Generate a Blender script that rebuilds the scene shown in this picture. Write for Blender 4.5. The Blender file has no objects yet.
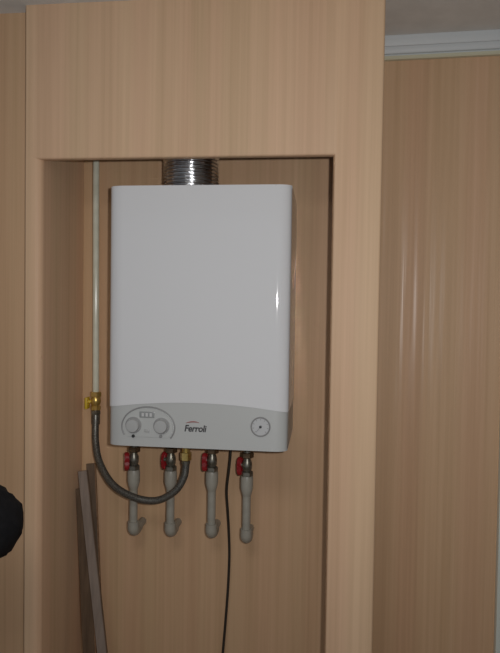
import bpy, bmesh, math, random
from mathutils import Vector, Matrix
random.seed(7)
C = bpy.context.scene.collection
PI = math.pi

# ------------------------------------------------------------------ helpers
def smooth(bm, ang=38):
    lim = math.radians(ang)
    for f in bm.faces: f.smooth = True
    for e in bm.edges:
        if len(e.link_faces) == 2:
            if e.link_faces[0].normal.angle(e.link_faces[1].normal, 0) > lim: e.smooth = False

def obj(name, bm, mats, parent=None, ang=38, recalc=True):
    if recalc: bmesh.ops.recalc_face_normals(bm, faces=bm.faces[:])
    bm.normal_update(); smooth(bm, ang)
    me = bpy.data.meshes.new(name); bm.to_mesh(me); bm.free()
    for m in (mats if isinstance(mats, (list, tuple)) else [mats]): me.materials.append(m)
    o = bpy.data.objects.new(name, me); C.objects.link(o)
    if parent: o.parent = parent
    return o

def thing(name, label, cat, loc=(0, 0, 0), group=None):
    o = bpy.data.objects.new(name, None); o.empty_display_size = .05; C.objects.link(o)
    o.location = loc; tag(o, label, cat, group)
    return o

def tag(o, label, cat, group=None):
    o['label'] = label; o['category'] = cat
    if group: o['group'] = group
    return o

def struct(name, bm, m, ang=38):
    o = obj(name, bm, m, None, ang); o['kind'] = 'structure'; return o

def box(bm, x0, x1, y0, y1, z0, z1, bev=0, mi=0, seg=2):
    r = bmesh.ops.create_cube(bm, size=1)
    vs = r['verts']
    for v in vs:
        v.co = Vector((x0 + (v.co.x + .5) * (x1 - x0), y0 + (v.co.y + .5) * (y1 - y0), z0 + (v.co.z + .5) * (z1 - z0)))
    fs = set(f for v in vs for f in v.link_faces)
    for f in fs: f.material_index = mi
    if bev:
        es = list(set(e for v in vs for e in v.link_edges))
        bmesh.ops.bevel(bm, geom=es, offset=bev, segments=seg, profile=.5, affect='EDGES', material=mi)
    return vs

def catmull(pts, n=10):
    P = [Vector(p) for p in pts]; out = []
    P = [2 * P[0] - P[1]] + P + [2 * P[-1] - P[-2]]
    for i in range(1, len(P) - 2):
        a, b, c, d = P[i - 1:i + 3]
        for k in range(n):
            t = k / n
            out.append(.5 * ((2 * b) + (c - a) * t + (2 * a - 5 * b + 4 * c - d) * t * t + (3 * b - a - 3 * c + d) * t ** 3))
    out.append(P[-2]); return out

def tube(bm, pts, r, seg=16, mi=0, cap=True):
    P = [Vector(p) for p in pts]; n = len(P)
    rs = r if isinstance(r, (list, tuple)) else [r] * n
    T = [(P[min(i + 1, n - 1)] - P[max(i - 1, 0)]).normalized() for i in range(n)]
    ref = Vector((0, 1, 0)) if abs(T[0].y) < .9 else Vector((1, 0, 0))
    N = (ref - T[0] * ref.dot(T[0])).normalized(); rings = []
    for i in range(n):
        N = (N - T[i] * N.dot(T[i])).normalized(); B = T[i].cross(N)
        rings.append([bm.verts.new(P[i] + rs[i] * (math.cos(2 * PI * k / seg) * N + math.sin(2 * PI * k / seg) * B)) for k in range(seg)])
    for i in range(n - 1):
        for k in range(seg):
            f = bm.faces.new((rings[i][k], rings[i][(k + 1) % seg], rings[i + 1][(k + 1) % seg], rings[i + 1][k])); f.material_index = mi
    if cap:
        for rg in (rings[0], rings[-1]):
            f = bm.faces.new(rg); f.material_index = mi
    return rings

def lathe(bm, prof, seg=24, mat=Matrix(), mi=0, cap=True):
    """prof: (radius, height) along local z, placed by mat"""
    rings = []
    for r, z in prof:
        rings.append([bm.verts.new(mat @ Vector((r * math.cos(2 * PI * k / seg), r * math.sin(2 * PI * k / seg), z))) for k in range(seg)])
    for i in range(len(rings) - 1):
        for k in range(seg):
            f = bm.faces.new((rings[i][k], rings[i][(k + 1) % seg], rings[i + 1][(k + 1) % seg], rings[i + 1][k])); f.material_index = mi
    if cap:
        for rg in (rings[0], rings[-1]):
            f = bm.faces.new(rg); f.material_index = mi

def facing(x, y, z):      # local +z of a lathe points to the room (-Y)
    return Matrix.Translation((x, y, z)) @ Matrix.Rotation(PI / 2, 4, 'X')

# ------------------------------------------------------------------ materials
def mat(name, col, rough=.5, metal=0.0, spec=.5):
    m = bpy.data.materials.new(name); m.use_nodes = True
    b = m.node_tree.nodes['Principled BSDF']
    b.inputs['Base Color'].default_value = (*col, 1); b.inputs['Roughness'].default_value = rough
    b.inputs['Metallic'].default_value = metal; b.inputs['Specular IOR Level'].default_value = spec
    return m

def mottled(name, c1, c2, rough=.5, metal=0, scale=60, bump=0.0, stretch=(1, 1, 1), spec=.5):
    m = mat(name, c1, rough, metal, spec); nt = m.node_tree; N = nt.nodes; L = nt.links; b = N['Principled BSDF']
    tc = N.new('ShaderNodeTexCoord'); mp = N.new('ShaderNodeMapping'); mp.inputs['Scale'].default_value = stretch
    no = N.new('ShaderNodeTexNoise'); no.inputs['Scale'].default_value = scale; no.inputs['Detail'].default_value = 3
    cr = N.new('ShaderNodeValToRGB'); cr.color_ramp.elements[0].position = .35; cr.color_ramp.elements[1].position = .65
    cr.color_ramp.elements[0].color = (*c1, 1); cr.color_ramp.elements[1].color = (*c2, 1)
    L.new(tc.outputs['Object'], mp.inputs[0]); L.new(mp.outputs[0], no.inputs['Vector'])
    L.new(no.outputs['Fac'], cr.inputs[0]); L.new(cr.outputs[0], b.inputs['Base Color'])
    if bump:
        bp = N.new('ShaderNodeBump'); bp.inputs['Strength'].default_value = bump; bp.inputs['Distance'].default_value = .002
        L.new(no.outputs['Fac'], bp.inputs['Height']); L.new(bp.outputs[0], b.inputs['Normal'])
    return m

def laminate(name, dark, mid, light, rough=.5, off=0.0, warp=.25, spec=.2, strands=False):
    """wood-print laminate panelling: fine vertical strands, embossed along the strands"""
    m = mat(name, mid, rough, 0, spec); nt = m.node_tree; N = nt.nodes; L = nt.links; b = N['Principled BSDF']
    ge = N.new('ShaderNodeNewGeometry'); sp = N.new('ShaderNodeSeparateXYZ'); L.new(ge.outputs['Position'], sp.inputs[0])
    ad = N.new('ShaderNodeMath'); ad.operation = 'ADD'; L.new(sp.outputs['X'], ad.inputs[0]); L.new(sp.outputs['Y'], ad.inputs[1])
    ad2 = N.new('ShaderNodeMath'); ad2.inputs[1].default_value = off; L.new(ad.outputs[0], ad2.inputs[0])
    zz = N.new('ShaderNodeMath'); zz.operation = 'MULTIPLY'; zz.inputs[1].default_value = .012; L.new(sp.outputs['Z'], zz.inputs[0])
    cb = N.new('ShaderNodeCombineXYZ'); L.new(ad2.outputs[0], cb.inputs['X']); L.new(zz.outputs[0], cb.inputs['Z'])
    def noise(scale, det):
        n = N.new('ShaderNodeTexNoise'); n.inputs['Scale'].default_value = scale; n.inputs['Detail'].default_value = det
        n.inputs['Roughness'].default_value = .6; L.new(cb.outputs[0], n.inputs['Vector']); return n
    n1 = noise(95, 3); n2 = noise(22, 2); n3 = noise(13, 1)
    mx = N.new('ShaderNodeMix'); mx.data_type = 'FLOAT'; mx.inputs[0].default_value = .5
    L.new(n1.outputs['Fac'], mx.inputs[2]); L.new(n2.outputs['Fac'], mx.inputs[3])
    cr = N.new('ShaderNodeValToRGB'); e = cr.color_ramp.elements
    e[0].position = .34; e[0].color = (*dark, 1); e[1].position = .66; e[1].color = (*light, 1)
    k = e.new(.5); k.color = (*mid, 1)
    L.new(mx.outputs[0], cr.inputs[0])
    # slow drift between a rosier and a yellower tint
    hs = N.new('ShaderNodeMix'); hs.data_type = 'RGBA'; hs.blend_type = 'MULTIPLY'; hs.inputs[0].default_value = .6
    c2 = N.new('ShaderNodeValToRGB'); c2.color_ramp.elements[0].position = .4; c2.color_ramp.elements[1].position = .6
    c2.color_ramp.elements[0].color = (1, .955, .94, 1); c2.color_ramp.elements[1].color = (.975, 1, .95, 1)
    L.new(n3.outputs['Fac'], c2.inputs[0]); L.new(cr.outputs[0], hs.inputs[6]); L.new(c2.outputs[0], hs.inputs[7])
    L.new(hs.outputs[2], b.inputs['Base Color'])
    if strands:      # some print strands are glossier than the ground
        n4 = noise(70, 2); rr = N.new('ShaderNodeMapRange'); rr.inputs[1].default_value = .53; rr.inputs[2].default_value = .61
        rr.inputs[3].default_value = .55; rr.inputs[4].default_value = rough
        L.new(n4.outputs['Fac'], rr.inputs[0]); L.new(rr.outputs[0], b.inputs['Roughness'])
    bp = N.new('ShaderNodeBump'); bp.inputs['Strength'].default_value = warp; bp.inputs['Distance'].default_value = .0012
    L.new(mx.outputs[0], bp.inputs['Height']); L.new(bp.outputs[0], b.inputs['Normal'])
    return m

M = {}
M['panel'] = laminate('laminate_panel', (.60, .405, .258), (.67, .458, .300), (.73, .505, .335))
M['panel_gloss'] = laminate('laminate_edge_band', (.60, .405, .258), (.67, .458, .300), (.73, .505, .335), .25, warp=.15, spec=.5)
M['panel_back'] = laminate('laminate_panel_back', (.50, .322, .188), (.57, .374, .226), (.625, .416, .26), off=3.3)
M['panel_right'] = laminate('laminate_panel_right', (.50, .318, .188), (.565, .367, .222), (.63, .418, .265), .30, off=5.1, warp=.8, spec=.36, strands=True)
M['edge_and_shade'] = mottled('raw_edge_and_shade', (.24, .135, .07), (.32, .19, .105), .8, scale=90)  # raw lath edges; also the shade painted inside the right post
M['white'] = mat('white_enamel', (.725, .73, .745), .05)
M['white_side'] = mat('white_satin_steel', (.70, .70, .71), .12, 0, 1.0)
M['grey'] = mat('grey_panel_plastic', (.505, .515, .505), .34)
M['bezel'] = mat('bezel_plastic', (.50, .51, .50), .35)
M['line'] = mat('grey_line_plastic', (.29, .29, .29), .45)
M['knob'] = mat('knob_plastic', (.44, .445, .44), .35)
M['dark'] = mat('dark_plastic', (.03, .03, .032), .4)
M['lcd'] = mat('display_window', (.30, .31, .31), .15)
M['seg'] = mat('display_marks', (.58, .58, .58), .4)
M['gauge'] = mat('gauge_face', (.52, .525, .53), .3)
M['ink'] = mat('logo_ink', (.045, .042, .045), .5)
M['red_ink'] = mat('logo_swoosh', (.36, .15, .14), .5)
M['foil'] = mottled('corrugated_aluminium', (.62, .63, .65), (.86, .87, .88), .2, 1.0, scale=30, bump=.5)
M['ppr'] = mottled('grey_plastic_pipe', (.30, .283, .238), (.35, .33, .28), .42, scale=40)
M['gaspipe'] = mottled('painted_pipe', (.62, .62, .50), (.70, .70, .58), .15, scale=30)
M['brass'] = mottled('brass', (.55, .38, .10), (.75, .55, .20), .3, .8, scale=80)
M['yellow'] = mat('yellow_lever', (.60, .42, .03), .45)
M['steel'] = mottled('nickel_fitting', (.13, .12, .09), (.25, .235, .20), .36, .7, scale=120)
M['nut'] = mottled('darkened_brass_nut', (.09, .06, .035), (.17, .11, .06), .4, .6, scale=100)
M['red'] = mottled('red_plastic', (.26, .010, .014), (.33, .016, .02), .38, scale=60)
M['cord'] = mat('black_cable', (.025, .02, .015), .45)
M['ceil'] = mottled('ceiling_paint', (.64, .64, .62), (.69, .69, .67), .8, scale=25)
M['crown'] = mat('crown_white', (.56, .59, .60), .5)
M['crown_bead'] = mat('crown_cream', (.58, .565, .42), .5)
M['casing'] = mat('casing_white', (.62, .66, .60), .4)
M['floor'] = mottled('floor_boards', (.30, .19, .11), (.40, .27, .16), .4, scale=9, stretch=(1, 14, 1))
M['lath'] = mottled('lath_face', (.19, .145, .115), (.24, .185, .15), .6, scale=10, stretch=(9, 9, .4))
M['lath_dark'] = mottled('lath_dark_face', (.11, .07, .042), (.16, .105, .066), .7, scale=10, stretch=(9, 9, .4))
M['lath_deep'] = mottled('lath_deep_brown', (.085, .05, .026), (.13, .08, .045), .75, scale=10, stretch=(9, 9, .4))
M['cloth'] = mottled('black_fabric', (.004, .004, .005), (.008, .008, .010), .8, scale=55, bump=.6, spec=.25)
M['trouser'] = mottled('navy_cloth', (.015, .017, .025), (.022, .024, .034), .85, scale=90, spec=.2)
M['skin'] = mottled('skin', (.55, .34, .25), (.60, .38, .29), .5, scale=20)
M['hair'] = mottled('dark_hair', (.02, .014, .01), (.05, .035, .025), .6, scale=60, stretch=(1, 1, .2))
M['shoe'] = mat('black_leather', (.015, .014, .014), .35)
# braided hose
M['braid'] = m = mat('steel_braid', (.2, .19, .17), .35, .6)
nt = m.node_tree; tc = nt.nodes.new('ShaderNodeTexCoord'); vo = nt.nodes.new('ShaderNodeTexVoronoi'); vo.inputs['Scale'].default_value = 420
cr = nt.nodes.new('ShaderNodeValToRGB'); cr.color_ramp.elements[0].color = (.26, .25, .22, 1); cr.color_ramp.elements[1].color = (.09, .085, .075, 1)
cr.color_ramp.elements[1].position = .7
nt.links.new(tc.outputs['Object'], vo.inputs['Vector']); nt.links.new(vo.outputs['Distance'], cr.inputs[0])
nt.links.new(cr.outputs[0], nt.nodes['Principled BSDF'].inputs['Base Color'])
# ribbed jacket cloth: bands of stitching across the sleeve
nt = M['cloth'].node_tree

# ------------------------------------------------------------------ the setting
ZC = 2.347      # ceiling
XL, XR, YB = -.6475, .0065, .256            # niche: left side, right side, back
OXL, OXR, ZL = -.6862, .1076, 2.0045        # outside of the built-out surround, lintel underside

bm = bmesh.new(); box(bm, -2.3, 1.5, -3.4, .40, -.06, 0); struct('floor', bm, M['floor'])
bm = bmesh.new(); box(bm, -2.3, 1.5, -3.4, .40, ZC, ZC + .06); struct('ceiling', bm, M['ceil'])
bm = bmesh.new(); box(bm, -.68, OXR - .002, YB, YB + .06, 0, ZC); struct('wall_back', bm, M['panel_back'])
TILT = .050     # the right-hand wall is turned a little towards the niche
def yr(x): return YB + .004 - TILT * (x - OXR)
bm = bmesh.new()
a = [bm.verts.new((x, y, 0)) for x, y in ((.08, yr(.08)), (1.45, yr(1.45)), (1.45, .33), (.08, .33))]
b = [bm.verts.new((v.co.x, v.co.y, ZC)) for v in a]
for i in range(4): bm.faces.new((a[i], a[(i + 1) % 4], b[(i + 1) % 4], b[i]))
bm.faces.new(a[::-1]); bm.faces.new(b)
struct('wall_right', bm, M['panel_right'])
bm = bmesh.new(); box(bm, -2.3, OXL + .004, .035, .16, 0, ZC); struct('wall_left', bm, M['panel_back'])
bm = bmesh.new(); box(bm, 1.44, 1.5, -3.4, YB, 0, ZC); struct('wall_far_right', bm, M['ceil'])

# built-out surround of the niche: two posts and a lintel panel
bm = bmesh.new()
def extrude_z(bm, prof, z0, z1, mi=0):
    a = [bm.verts.new((x, y, z0)) for x, y in prof]; b = [bm.verts.new((x, y, z1)) for x, y in prof]
    n = len(prof)
    for i in range(n):
        f = bm.faces.new((a[i], a[(i + 1) % n], b[(i + 1) % n], b[i])); f.material_index = mi
    bm.faces.new(a).material_index = mi; bm.faces.new(b[::-1]).material_index = mi
R = .017
arc = [(XL - R + R * math.sin(t), R - R * math.cos(t)) for t in [PI / 2 * i / 8 for i in range(9)]]
extrude_z(bm, [(OXL, YB + .002), (OXL, .003), (OXL + .003, 0)] + arc + [(XL, YB + .002)], 0, ZC)
r = .004
arc = [(XR + r - r * math.cos(t), r - r * math.sin(t)) for t in [PI / 2 * i / 5 for i in range(6)]]
r = .006
arc2 = [(OXR - r + r * math.sin(t), r - r * math.cos(t)) for t in [PI / 2 * i / 5 for i in range(6)]]
extrude_z(bm, [(XR, YB + .002)] + arc + arc2 + [(OXR, YB + .002)], 0, ZC)
for fc in bm.faces:
    cx_ = fc.calc_center_median()
    if XR < cx_.x < XR + .004 and cx_.y < .004 and len(fc.verts) == 4: fc.material_index = 1
vs = box(bm, XL - R - .002, XR + .0045, -.0004, .018, ZL, ZC)
es = [e for e in set(e for v in vs for e in v.link_edges) if all(v.co.z < ZL + .01 and v.co.y < .01 for v in e.verts)]
bmesh.ops.bevel(bm, geom=es, offset=.005, segments=3, profile=.5, affect='EDGES')
struct('wall_front', bm, [M['panel'], M['panel_gloss']])

# right post's shadow line inside the opening, put in as a dark strip
bm = bmesh.new(); box(bm, XR - .0022, XR + .001, .007, YB, 0, ZC); struct('shade_strip', bm, M['edge_and_shade'])

# crown moulding over the right wall
def crown(name, prof, x0, x1):
    bm = bmesh.new()
    a = [bm.verts.new((x0, y, z)) for y, z, k in prof]; b = [bm.verts.new((x1, y + yr(x1) - yr(x0), z)) for y, z, k in prof]; n = len(prof)
    for i in range(n):
        f = bm.faces.new((a[i], a[(i + 1) % n], b[(i + 1) % n], b[i])); f.material_index = prof[i][2]
    bm.faces.new(a); bm.faces.new(b[::-1])
    return struct(name, bm, [M['crown'], M['crown_bead']], 25)
zb_ = 2.2935
crown('trim_2', [(y_, zb_ + z_, k_) for y_, z_, k_ in [(YB + .003, 0, 1), (YB - .007, 0, 1), (YB - .0095, .003, 1), (YB - .009, .0085, 1), (YB - .004, .010, 0), (YB - .004, .0125, 0),
                 (YB - .009, .014, 0), (YB - .012, .019, 0), (YB - .013, .026, 0), (YB - .013, .029, 0), (YB - .016, .030, 0),
                 (YB - .018, .036, 0), (YB - .020, .044, 0), (YB - .021, .0545, 0), (YB + .003, .0545, 0)]], OXR, 1.44)
# white casing at the far right
bm = bmesh.new(); box(bm, .4215, .50, YB - .030, YB - .005, 0, 2.08, .003); struct('trim_3', bm, M['casing'])

# ------------------------------------------------------------------ boiler
BX0, BX1, BZ0, BZ1, BY = -.4967, -.0840, 1.3592, 1.9472, .020
BC = (BX0 + BX1) / 2; BW = (BX1 - BX0) / 2
boiler = thing('boiler', 'large white wall-hung gas boiler with grey control panel inside the panelled niche', 'boiler', (BC, .255, BZ0))
def L(x, y, z): return Vector((x - BC, y - .255, z - BZ0))
def plan(inset=0.0, n=14):
    """plan outline of the case: gently bowed front with softly turned corners (boiler-local x, y)"""
    pts = []; w = BW - inset; yb = -.002; yf = BY - .255 + inset
    rx, ry = .036, .020
    def front(t): return yf - 0.0
    pts += [(-w, yb), (-w, yf + ry + .012), (-w, yf + ry + .004)]
    for i in range(n + 1):
        a = PI / 2 * i / n
        pts.append((-w + rx * (1 - math.cos(a) ** .9 if a < PI / 2 else 1), yf + ry * (1 - math.sin(a))))
    for i in range(n, -1, -1):
        a = PI / 2 * i / n
        pts.append((w - rx * (1 - math.cos(a) ** .9 if a < PI / 2 else 1), yf + ry * (1 - math.sin(a))))
    pts += [(w, yf + ry + .004), (w, yf + ry + .012), (w, yb)]
    # add stations along the flat front so that curved edges have points to follow
    out = []
    for i, p in enumerate(pts):
        out.append(p)
        if i + 1 < len(pts):
            q = pts[i + 1]
            if abs(q[0] - p[0]) > .1:
                for k in range(1, 24): out.append((p[0] + (q[0] - p[0]) * k / 24, p[1]))
    clean = [out[0]]
    for p in out[1:]:
        if abs(p[0] - clean[-1][0]) + abs(p[1] - clean[-1][1]) > 1e-5: clean.append(p)
    return clean
def seam(x):   # height of the curved seam over the boiler's bottom
    return .0870 + .0158 * (1 - (x / BW) ** 2)
def prism(bm, prof, zb, zt):
    a = [bm.verts.new((x, y, zb(x))) for x, y in prof]; b = [bm.verts.new((x, y, zt(x))) for x, y in prof]; n = len(prof)
    for i in range(n): bm.faces.new((a[i], a[(i + 1) % n], b[(i + 1) % n], b[i]))
    yb = prof[0][1]; caps = []
    for ring, z in ((a, zb), (b, zt)):
        if abs(z(0) - z(BW)) < 1e-6: caps.append(bm.faces.new(ring)); continue
        bk = [ring[0] if i == 0 else ring[-1] if i == n - 1 else bm.verts.new((prof[i][0], yb, z(prof[i][0]))) for i in range(n)]
        for i in range(1, n - 2): bm.faces.new((ring[i], ring[i + 1], bk[i + 1], bk[i]))
        caps.append(None)
    return caps
H = BZ1 - BZ0
bm = bmesh.new()
fa, fb = prism(bm, plan(), seam, lambda x: H)
bmesh.ops.bevel(bm, geom=list(fb.edges), offset=.011, segments=5, profile=.5, affect='EDGES')
bm.normal_update()
for fc in bm.faces:
    if abs(fc.normal.x) > .97: fc.material_index = 1
obj('casing', bm, [M['white'], M['white_side']], boiler, 30)
bm = bmesh.new()
fa, fb = prism(bm, plan(.0016), lambda x: 0, lambda x: seam(x) + .004)
bmesh.ops.bevel(bm, geom=list(fa.edges), offset=.009, segments=5, profile=.5, affect='EDGES')
panel = obj('control_panel', bm, M['grey'], boiler, 30)
YF = BY - .255 + .0016       # face of the panel, boiler-local
def P(x, z): return (x - BC, z - BZ0)
# bezel : dome-shaped raised plate with a grey outline
cx, cz = P(-.4006, 1.404)
ell = [(cx + .0575 * math.cos(t), cz + .0425 * math.sin(t)) for t in [math.radians(-34 + 248 * i / 48) for i in range(49)]]
bm = bmesh.new()
a = [bm.verts.new((x, YF + .001, z)) for x, z in ell]; b = [bm.verts.new((x, YF - .0022, z)) for x, z in ell]
for i in range(49): bm.faces.new((a[i], a[(i + 1) % 49], b[(i + 1) % 49], b[i]))
fb = bm.faces.new(b); bm.faces.new(a[::-1])
bmesh.ops.bevel(bm, geom=list(fb.edges), offset=.0012, segments=2, affect='EDGES')
o = obj('bezel', bm, M['bezel'], panel, 30)
bm = bmesh.new()
tube(bm, [(cx + .0615 * math.cos(t), YF - .0006, cz + .0455 * math.sin(t)) for t in [math.radians(-32 + 238 * i / 40) for i in range(41)]], .0017, 8)
obj('bezel_outline', bm, M['line'], panel)
# knobs
for kx, kz, tilt in ((-.4344, 1.4074, .5), (-.3693, 1.4075, -.4)):
    x, z = P(kx, kz)
    bm = bmesh.new()
    lathe(bm, [(.0188, -.001), (.0188, .0030), (.0165, .0032)], 32, facing(x, YF, z), 1)
    lathe(bm, [(.0150, .001), (.0148, .012), (.0138, .0145), (.0080, .0150), (.001, .0150)], 32, facing(x, YF, z), 0)
    obj('knob', bm, [M['knob'], M['line']], panel, 35)
for kx, kz, mm, rr in ((-.4342, 1.3826, 'dark', .0036), (-.3702, 1.3845, 'line', .0032)):
    x, z = P(kx, kz); bm = bmesh.new()
    lathe(bm, [(rr, -.001), (rr, .003), (rr * .6, .0045), (.0003, .0047)], 16, facing(x, YF - .002, z)); obj('indicator', bm, M[mm], panel)
x, z = P(-.4026, 1.396); bm = bmesh.new(); box(bm, x - .006, x + .006, YF - .0045, YF, z - .0035, z + .0035, .0012); obj('button', bm, M['knob'], panel)
x, z = P(-.4031, 1.4315); bm = bmesh.new()
box(bm, x - .0175, x + .0175, YF - .0038, YF, z - .0065, z + .0075, .0012)
for k in (-1, 0, 1): box(bm, x + k * .0092 - .0026, x + k * .0092 + .0026, YF - .0044, YF - .003, z - .0035, z + .0045, 0, 1)
obj('display', bm, [M['lcd'], M['seg']], panel)
# lettering and its swoosh
cu = bpy.data.curves.new('t', 'FONT'); cu.body = 'Ferroli'; cu.size = .0205; cu.shear = .18; cu.extrude = .0003; cu.offset = .0005; cu.space_character = .95
to = bpy.data.objects.new('t', cu); C.objects.link(to)
me = bpy.data.meshes.new_from_object(to.evaluated_get(bpy.context.evaluated_depsgraph_get()))
bpy.data.objects.remove(to)
bm = bmesh.new(); bm.from_mesh(me)
w0 = min(v.co.x for v in bm.verts); w1 = max(v.co.x for v in bm.verts); x, z = P(-.3165, 1.3975)
for v in bm.verts:
    v.co = Vector((x + (v.co.x - w0) * .0505 / (w1 - w0), YF - .0006 - v.co.z, z + v.co.y))
tube(bm, [(x + .003 + .030 * k / 12, YF - .0004, z + .0185 + .0035 * math.sin(PI * k / 14)) for k in range(13)],
     [.0004 + .0013 * math.sin(PI * (k + .5) / 13) for k in range(13)], 6, 1)
bmesh.ops.recalc_face_normals(bm, faces=bm.faces[:])
obj('logo', bm, [M['ink'], M['red_ink']], panel)
# pressure gauge
x, z = P(-.1448, 1.4138); bm = bmesh.new()
mtx = facing(x, YF, z)
lathe(bm, [(.0222, -.001), (.0222, .0022), (.0205, .0034), (.0190, .0024)], 40, mtx, 1, cap=False)
lathe(bm, [(.0195, .0014), (.001, .0016)], 40, mtx, 0)
lathe(bm, [(.0030, .001), (.0030, .0040), (.0010, .0044)], 16, mtx, 2)
d = Vector((-.62, 0, -.78)); s = Vector((.78, 0, -.62))
c0 = Vector((x, YF - .0028, z))
q = [c0 - d * .004 + s * .0011, c0 - d * .004 - s * .0011, c0 + d * .0155 - s * .0004, c0 + d * .0155 + s * .0004]
va = [bm.verts.new(p) for p in q]; vb = [bm.verts.new(p + Vector((0, .0006, 0))) for p in q]
for i in range(4): bm.faces.new((va[i], va[(i + 1) % 4], vb[(i + 1) % 4], vb[i])).material_index = 1
bm.faces.new(va).material_index = 1; bm.faces.new(vb[::-1]).material_index = 1
for k in range(9):
    t = math.radians(225 - 270 * k / 8); u = Vector((math.cos(t), 0, math.sin(t))); s2 = Vector((-u.z, 0, u.x)); c1 = Vector((x, YF - .0021, z))
    bm.faces.new([bm.verts.new(c1 + u * aa + s2 * bb) for aa, bb in ((.0145, -.0006), (.0180, -.0006), (.0180, .0006), (.0145, .0006))]).material_index = 1
obj('pressure_gauge', bm, [M['gauge'], M['line'], M['dark']], panel, recalc=True)

# ------------------------------------------------------------------ flue duct
FX, FY, FR = -.3345, .145, .0640
flue = thing('flue_duct', 'corrugated silver flue duct rising from the top of the white boiler', 'flue', (FX, FY, BZ1 - .001))
bm = bmesh.new(); prof = []
z = .010; Hf = ZC - BZ1 + .001
while z < Hf:
    for k in range(6):
        prof.append((FR + .0036 * math.sin(2 * PI * k / 6), z + .0085 * k / 6))
    z += .0085
prof = [p for p in prof if p[1] < Hf] + [(FR, Hf)]
lathe(bm, prof, 48); obj('corrugated_tube', bm, M['foil'], flue, 80)
bm = bmesh.new(); lathe(bm, [(.071, 0), (.071, .004), (.0655, .006), (.0655, .012), (.060, .012)], 40); obj('collar', bm, M['steel'], flue)

# ------------------------------------------------------------------ water pipes with red-handled valves
def hexring(bm, r, z0, z1, mi=0, mtx=Matrix()):
    lathe(bm, [(r * .86, z0), (r, z0 + .0015), (r, z1 - .0015), (r * .86, z1)], 6, mtx, mi)
def make_water_pipe():
    t = thing('water_pipe', 'pipe', 'pipe', (0, 0, 0), 'grey water pipes with red valves under the boiler')
    bm = bmesh.new(); tube(bm, [(0, 0, .012), (0, 0, .115)], .0102, 20); obj('pipe', bm, M['ppr'], t)
    bm = bmesh.new()
    path = [(0, 0, .0225), (0, 0, .012)] + [(0, .016 - .016 * math.cos(a), .012 - .016 * math.sin(a)) for a in [PI / 2 * i / 6 for i in range(1, 7)]] + [(0, .040, -.004), (0, .0405, -.004), (0, .0835, -.004)]
    tube(bm, path, [.0140] * 2 + [.0146] * 6 + [.0135, .0102, .0102], 20); obj('elbow', bm, M['ppr'], t)
    bm = bmesh.new(); lathe(bm, [(.0103, .104), (.0130, .114), (.0156, .124), (.0156, .149), (.0140, .154), (.009, .154)], 24)
    obj('adapter', bm, M['ppr'], t)
    bm = bmesh.new()
    hexring(bm, .0150, .152, .166)
    lathe(bm, [(.0085, .16), (.0095, .166), (.0118, .172), (.0125, .180), (.0118, .188), (.0092, .194), (.0086, .199)], 20)
    lathe(bm, [(.0095, .20), (.0095, .2425)], 16)
    tube(bm, [(-.008, 0, .181), (-.0175, 0, .181)], .0052, 12)
    obj('valve_body', bm, M['steel'], t)
    bm = bmesh.new(); hexring(bm, .0162, .199, .212); obj('union_nut', bm, M['nut'], t)
    # butterfly lever: lobed plate standing on the stem at the left
    bm = bmesh.new(); pts = []
    for k in range(32):
        a = 2 * PI * k / 32
        rr = .0105 + .0135 * abs(math.sin(a)) ** 1.6
        pts.append((rr * math.cos(a) * .95, .1755 + rr * math.sin(a)))
    A = [bm.verts.new((-.0235, y, zz)) for y, zz in pts]; B = [bm.verts.new((-.0115, y * .9, .1755 + (zz - .1755) * .93)) for y, zz in pts]
    for k in range(32): bm.faces.new((A[k], A[(k + 1) % 32], B[(k + 1) % 32], B[k]))
    fa = bm.faces.new(A[::-1]); fb = bm.faces.new(B)
    bmesh.ops.bevel(bm, geom=list(fa.edges) + list(fb.edges), offset=.002, segments=3, affect='EDGES')
    h = obj('valve_handle', bm, M['red'], t); h.rotation_euler = (0, 0, 0)
    return t
def copy_tree(o, parent=None):
    c = o.copy(); C.objects.link(c)
    if parent: c.parent = parent
    for ch in list(o.children): copy_tree(ch, c)
    return c
pipes = [(-.4792, 1.1115, 'leftmost grey water pipe under the boiler, red valve, crossed by the descending hose', .35),
         (-.3840, 1.1140, 'second grey water pipe from the left, red valve, just left of the brass hose end', -.5),
         (-.2796, 1.1165, 'third grey water pipe from the left, red valve, just left of the black cable', -.1),
         (-.1920, 1.1090, 'rightmost grey water pipe, red valve hanging lowest, just right of the black cable', -.35)]
proto = make_water_pipe()
trees = [proto] + [copy_tree(proto) for _ in pipes[1:]]
for t, (x, z, lab, hz) in zip(trees, pipes):
    t.location = (x, .1715, z); t['label'] = lab
    for ch in t.children:
        if ch.name.startswith('valve_handle'): ch.rotation_euler = (0, 0, hz)

# ------------------------------------------------------------------ gas pipe, hose, cable
GX, GY = -.5985, .222
gp = thing('gas_pipe', 'thin cream gas pipe running down the niche left of the boiler', 'pipe', (GX, GY, 1.404))
bm = bmesh.new(); tube(bm, [(-.0038, 0, ZC - 1.404), (-.003, 0, .55), (0, 0, .04)], .0083, 18); obj('pipe', bm, M['gaspipe'], gp)
bm = bmesh.new()
hexring(bm, .0150, .034, .048)
lathe(bm, [(.0095, .01), (.0125, .018), (.0135, .024), (.0125, .031), (.0105, .036)], 18)
hexring(bm, .0135, .0, .012)
obj('gas_valve', bm, M['brass'], gp)
bm = bmesh.new(); tube(bm, [(-.009, -.004, .024), (-.018, -.008, .022)], .004, 10); box(bm, -.024, -.0165, -.018, .004, .004, .034, .002); obj('valve_lever', bm, M['yellow'], gp)

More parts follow.
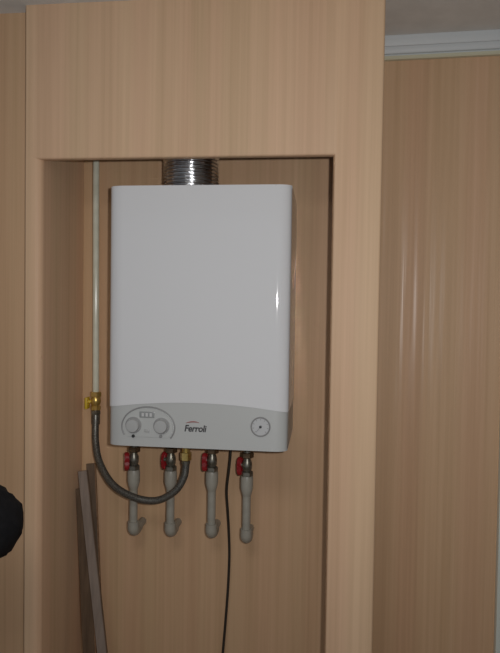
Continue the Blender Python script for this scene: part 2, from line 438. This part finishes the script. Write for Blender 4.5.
hose = thing('gas_hose', 'braided grey flexible hose looping from cream gas pipe to boiler underside', 'hose', (0, 0, 0))
hp = [(-.5985, .222, 1.402), (-.5965, .216, 1.372), (-.5900, .200, 1.325), (-.5700, .175, 1.279), (-.5240, .145, 1.2320), (-.4640, .130, 1.2075), (-.4080, .129, 1.2035),
      (-.3640, .131, 1.2270), (-.3430, .135, 1.260), (-.3385, .138, 1.290), (-.3385, .138, 1.300)]
bm = bmesh.new(); tube(bm, catmull(hp, 12), .0090, 16); obj('hose', bm, M['braid'], hose)
bm = bmesh.new(); mt = Matrix.Translation((-.3385, .138, 1.294))
lathe(bm, [(.0105, 0), (.0110, .004), (.0110, .008), (.0095, .009)], 18, mt, 1)
hexring(bm, .0140, .009, .030, 0, mt); lathe(bm, [(.0105, .029), (.0105, .0648)], 16, mt, 0)
obj('end_fitting', bm, [M['brass'], M['steel']], hose)
bm = bmesh.new(); mt = Matrix.Translation((-.5985, .222, 1.366))
lathe(bm, [(.0100, .0), (.0112, .003), (.0112, .024), (.0100, .027)], 18, mt, 0); hexring(bm, .0128, .026, .037, 0, mt)
obj('ferrule', bm, M['steel'], hose)

bm = bmesh.new()
tube(bm, catmull([(-.2380, .200, 1.3588), (-.2385, .203, 1.31), (-.2428, .207, 1.265), (-.2490, .215, 1.211), (-.2470, .225, 1.155), (-.2453, .236, 1.101), (-.2440, .243, 1.030),
                  (-.2475, .245, .93), (-.2580, .245, .774), (-.275, .24, .55), (-.285, .22, .25), (-.27, .18, .04), (-.22, .12, .0045), (-.12, .07, .0042), (-.05, .06, .0042)], 10), .0034, 10)
tag(obj('power_cable', bm, M['cord']), 'thin black cable hanging straight down from the boiler between the third and fourth pipes', 'cable')

# ------------------------------------------------------------------ laths leaning in the left corner
def lath(name, label, top, bot, w, th, yaw, mface, medge):
    """a straight board from bot (on the floor) to top"""
    a = Vector(bot); b = Vector(top); t = (b - a).normalized()
    wd = Vector((math.cos(yaw), math.sin(yaw), 0)); wd = (wd - t * wd.dot(t)).normalized(); nd = wd.cross(t)
    root = thing(name, label, 'board', a)
    ln = (b - a).length
    def slab(u0, u1, ins):
        bm = bmesh.new(); vs = []
        for z in (0, ln - ins):
            vs.append([bm.verts.new(t * z + wd * u + nd * n) for u, n in ((u0, -th / 2 + ins), (u1, -th / 2 + ins), (u1, th / 2 - ins), (u0, th / 2 - ins))])
        for i in range(4): bm.faces.new((vs[0][i], vs[0][(i + 1) % 4], vs[1][(i + 1) % 4], vs[1][i]))
        bm.faces.new(vs[0][::-1]); bm.faces.new(vs[1])
        bmesh.ops.bevel(bm, geom=bm.edges[:], offset=.0008, segments=1, affect='EDGES')
        return bm
    obj('board', slab(-w / 2, w / 2 - .002, 0), mface, root)
    o = obj('edge_band', slab(w / 2 - .0021, w / 2, .0003), medge, root); o['label'] = 'dark brown long edge'
    return root
lath('wooden_lath', 'greyish brown thin lath leaning in the left niche corner, front of the three', (-.6190, .1880, 1.252), (-.413, .050, .004), .0245, .010, .12, M['lath'], M['lath_dark'])
lath('wooden_lath', 'dark brown lath behind the greyish lath, touching the wall under the hose bend', (-.6185, .2445, 1.257), (-.505, .112, .004), .024, .010, .10, M['lath_dark'], M['edge_and_shade'])
lath('wooden_lath', 'dark brown lath on the left of the greyish lath, shortest of the three', (-.6275, .2080, 1.200), (-.518, .092, .004), .034, .010, .05, M['lath_deep'], M['edge_and_shade'])

# ------------------------------------------------------------------ person at the left, one elbow reaching into the frame
def skin_mesh(chains, sub=2):
    """chains: list of [(x,y,z,r), ...]; a chain that starts with an int hangs from that vertex index"""
    me = bpy.data.meshes.new('s'); vs, es, rs = [], [], []
    for ch in chains:
        prev = None
        for p in ch:
            if isinstance(p, int): prev = p; continue
            vs.append(p[:3]); rs.append(p[3] if len(p) == 4 else (p[3], p[4])); i = len(vs) - 1
            if prev is not None: es.append((prev, i))
            prev = i
    me.from_pydata(vs, es, []); o = bpy.data.objects.new('s', me); C.objects.link(o)
    md = o.modifiers.new('k', 'SKIN'); md.use_smooth_shade = True
    for i, d in enumerate(me.skin_vertices[0].data):
        d.radius = rs[i] if isinstance(rs[i], tuple) else (rs[i], rs[i]); d.use_root = (i == 0)
    sb = o.modifiers.new('u', 'SUBSURF'); sb.levels = sub; sb.render_levels = sub
    dg = bpy.context.evaluated_depsgraph_get(); dg.update()
    out = bpy.data.meshes.new_from_object(o.evaluated_get(dg)); bpy.data.objects.remove(o)
    bm = bmesh.new(); bm.from_mesh(out); return bm
PX, PY = -1.06, -.42
SX = .034
person = thing('person', 'person at the left edge in a black ribbed jacket, only one bent elbow in view', 'person', (PX + SX, PY, 0))
def S(x, y, z): return (x - PX, y - PY, z)
SH, EL, WR = S(-.873, -.42, 1.455), S(-.634, -.292, 1.270), S(-.865, -.185, 1.205)
LS, LE, LW = S(-1.247, -.42, 1.455), S(-1.33, -.45, 1.17), S(-1.33, -.36, .93)
def fingers(base, dirv, side, spread, curl):
    """five finger chains from a palm end"""
    out = []; d = Vector(dirv).normalized(); s = Vector(side).normalized(); c = Vector(curl).normalized(); b = Vector(base)
    for k, ln in enumerate((.070, .080, .075, .058)):
        o = b + s * (.030 - .020 * k); p = [(*(o - d * .03), .0100)]
        q = o; dd = (d + s * spread * (1.5 - k)).normalized()
        for j, fr in enumerate((.0, .45, .75, 1.0)):
            q = o + dd * ln * fr + c * ln * .38 * fr * fr
            p.append((*q, .0092 - .0012 * j))
        out.append(p)
    o = b - d * .060 + s * .030
    out.append([(*(o - s * .015), .012), (*(o + s * .020 + d * .018), .0115), (*(o + s * .032 + d * .044), .0100), (*(o + s * .034 + d * .066 + c * .006), .0085)])
    return out
body = [
    [(0, 0, .98, .115, .10), (0, .01, 1.12, .105, .09), (0, 0, 1.30, .125, .095), (0, -.01, 1.43, .11, .085), (0, 0, 1.50, .066), (0, .010, 1.55, .062),
     (0, .022, 1.605, .080, .098), (0, .020, 1.69, .098, .122), (0, .012, 1.755, .086, .106), (0, .008, 1.79, .05, .06)],
    [3, (*SH, .058), (*((Vector(SH) + Vector(EL)) / 2), .047), (*EL, .040), (*((Vector(EL) * .6 + Vector(WR) * .4)), .040), (*WR, .027), (WR[0] - .055, WR[1] + .022, WR[2] - .004, .022, .038), (WR[0] - .092, WR[1] + .035, WR[2] - .006, .015, .036)],
    [3, (*LS, .058), (*((Vector(LS) + Vector(LE)) / 2), .047), (*LE, .040), (*((Vector(LE) * .6 + Vector(LW) * .4)), .040), (*LW, .027), (LW[0], LW[1] + .012, LW[2] - .055, .022, .038), (LW[0], LW[1] + .020, LW[2] - .090, .015, .036)],
    [0, (.085, 0, .88, .07), (.105, .01, .70, .072), (.11, .01, .50, .056), (.115, -.01, .34, .052), (.12, -.02, .10, .036), (.12, 0, .055, .036), (.13, .10, .035, .034)],
    [0, (-.085, 0, .88, .07), (-.105, .01, .70, .072), (-.11, .01, .50, .056), (-.115, -.01, .34, .052), (-.12, -.02, .10, .036), (-.12, 0, .055, .036), (-.13, .10, .035, .034)],
]
body += fingers((WR[0] - .092, WR[1] + .035, WR[2] - .006), (-.92, .36, -.06), (0, .1, 1), .08, (0, -1, 0))
body += fingers((LW[0], LW[1] + .020, LW[2] - .090), (0, .2, -1), (0, 1, .2), .06, (1, 0, 0))
# nose, ears
body += [[(0, .095, 1.672, .012), (0, .118, 1.655, .013), (0, .100, 1.645, .010)], [(.074, .012, 1.69, .010), (.084, .006, 1.675, .016), (.078, .010, 1.648, .009)], [(-.074, .012, 1.69, .010), (-.084, .006, 1.675, .016), (-.078, .010, 1.648, .009)]]
obj('body', skin_mesh(body), M['skin'], person, 60)
EYE = mat('eye_white', (.75, .73, .70), .3); LIP = mat('lips', (.42, .18, .15), .5)
for sx in (-1, 1):
    bm = bmesh.new()
    lathe(bm, [(.0005, -.012), (.008, -.009), (.012, 0), (.008, .009), (.0005, .012)], 14, Matrix.Translation((sx * .031, .100, 1.690)), 0)
    lathe(bm, [(.0055, 0), (.0055, .002), (.0005, .0025)], 12, Matrix.Translation((sx * .031, .1110, 1.690)) @ Matrix.Rotation(-PI / 2, 4, 'X'), 1)
    obj('eye', bm, [EYE, M['hair']], person)
    bm = bmesh.new()
    tube(bm, [(sx * (.018 + .026 * k / 6), .111 - .012 * (k / 6) ** 2, 1.710 + .004 * math.sin(PI * k / 6)) for k in range(7)], .003, 6)
    obj('eyebrow', bm, M['hair'], person)
bm = bmesh.new()
tube(bm, [(.024 * (k / 4 - 1), .100 - .012 * (k / 4 - 1) ** 2, 1.620 + .002 * (k / 4 - 1) ** 2) for k in range(9)], [.001, .003, .0045, .005, .0045, .005, .0045, .003, .001], 8)
obj('mouth', bm, LIP, person)
bm = bmesh.new(); bmesh.ops.create_uvsphere(bm, u_segments=32, v_segments=20, radius=1)
dele = []
for v in bm.verts:
    x, y, z = v.co
    if (y > .35 and z < .45) or z < -.86 or (z < -.3 and y > .1): dele.append(v); continue
    k = 1 + .02 * math.sin(23 * x + 9 * z) + .015 * math.sin(31 * y + 4)
    v.co = Vector((x * .100 * k, .006 + y * .118 * k, 1.705 + z * .108 * k))
bmesh.ops.delete(bm, geom=dele, context='VERTS')
r = bmesh.ops.solidify(bm, geom=bm.faces[:], thickness=.010)
obj('hair', bm, M['hair'], person, 60)
jk = [
    [(0, 0, .80, .185, .150), (0, 0, .94, .172, .142), (0, .005, 1.08, .158, .136), (0, 0, 1.26, .160, .130), (0, -.01, 1.41, .135, .108), (0, -.005, 1.50, .085), (0, .004, 1.545, .074)],
    [4, (*SH, .080), (*((Vector(SH) * .5 + Vector(EL) * .5)), .070), (*((Vector(SH) * .15 + Vector(EL) * .85)), .073), (*EL, .078), (*((Vector(EL) * .82 + Vector(WR) * .18)), .072), (*((Vector(EL) * .45 + Vector(WR) * .55)), .054), (*WR, .044)],
    [4, (*LS, .080), (*((Vector(LS) + Vector(LE)) / 2), .068), (*LE, .062), (*((Vector(LE) * .55 + Vector(LW) * .45)), .056), (*LW, .044)],
]
bm = skin_mesh(jk, 3)
# cloth folds round the elbow and ribs along the sleeves
bm.normal_update(); Ev = Vector(EL)
for v in bm.verts:
    d = (v.co - Ev).length
    f = max(0, 1 - d / .30)
    v.co += v.normal * (.0022 * math.sin(v.co.z * 420 + 1.2 * math.sin(v.co.x * 30)) + f * .0022 * math.sin(v.co.z * 150 + v.co.y * 40 + 1.0))
obj('jacket', bm, M['cloth'], person, 80)
tr = [[(0, 0, 1.06, .130, .112), (0, 0, .98, .140, .118), (0, 0, .90, .140, .116)],
      [2, (.095, 0, .80, .098), (.105, .01, .52, .078), (.118, -.01, .30, .068), (.12, -.02, .075, .062)],
      [2, (-.095, 0, .80, .098), (-.105, .01, .52, .078), (-.118, -.01, .30, .068), (-.12, -.02, .075, .062)]]
obj('trousers', skin_mesh(tr), M['trouser'], person, 80)
for sx in (-1, 1):
    bm = bmesh.new(); bmesh.ops.create_uvsphere(bm, u_segments=24, v_segments=16, radius=1)
    for v in bm.verts:
        x, y, z = v.co; z = max(z, -.62)
        hgt = .062 - .020 * max(0, y)
        v.co = Vector((sx * .126 + x * (.047 + .006 * y), .045 + y * .138, .0385 + z * hgt))
    obj('shoe', bm, M['shoe'], person, 50)

# ------------------------------------------------------------------ camera and light
ZCAM = 1.68
f, yaw, pitch, roll = 643.57, .12096, .03122, .01423
c, s = math.cos(yaw), math.sin(yaw); cp, sp = math.cos(pitch), math.sin(pitch); cr_, sr_ = math.cos(roll), math.sin(roll)
right = Vector((c, s, 0)); fwd = Vector((-s * cp, c * cp, -sp)); up = Vector((-s * sp, c * sp, cp))
rx = right * cr_ + up * sr_; uy = up * cr_ - right * sr_
cam = bpy.data.cameras.new('camera'); co = bpy.data.objects.new('camera', cam); C.objects.link(co)
cam.sensor_fit = 'VERTICAL'; cam.sensor_height = 24; cam.lens = f / 653 * 24; cam.clip_start = .02
co.matrix_world = Matrix(((rx.x, uy.x, -fwd.x, 0), (rx.y, uy.y, -fwd.y, -1.39), (rx.z, uy.z, -fwd.z, ZCAM), (0, 0, 0, 1)))
bpy.context.scene.camera = co

# camera flash: a small beam beside the lens
fl = bpy.data.lights.new('flash', 'SPOT'); fl.energy = 28.3; fl.shadow_soft_size = .013; fl.spot_size = math.radians(128); fl.spot_blend = 1.0
fl.color = (1.0, .99, .985)
fo = bpy.data.objects.new('flash', fl); C.objects.link(fo); fo.location = (.060, -1.39, ZCAM + .030)
aim = Vector((-.16, 0, 1.80)) - fo.location
fo.rotation_euler = aim.to_track_quat('-Z', 'Y').to_euler()

la = bpy.data.lights.new('overhead_fill', 'AREA'); la.shape = 'DISK'; la.size = .6; la.energy = 4.5; la.color = (1, .98, .95)  # unseen fill added overhead so the lintel shades the niche top
lo = bpy.data.objects.new('overhead_fill', la); C.objects.link(lo); lo.location = (-.3, -1.40, 2.335)

w = bpy.data.worlds.new('world'); bpy.context.scene.world = w; w.use_nodes = True
w.node_tree.nodes['Background'].inputs[0].default_value = (.85, .92, 1, 1); w.node_tree.nodes['Background'].inputs[1].default_value = .23
vs = bpy.context.scene.view_settings
vs.view_transform = 'Standard'; vs.look = 'None'; vs.gamma = 1; vs.use_curve_mapping = False; vs.exposure = 0

bpy.context.scene.cycles.blur_glossy = 0.0
bpy.context.scene.cycles.sample_clamp_indirect = 0
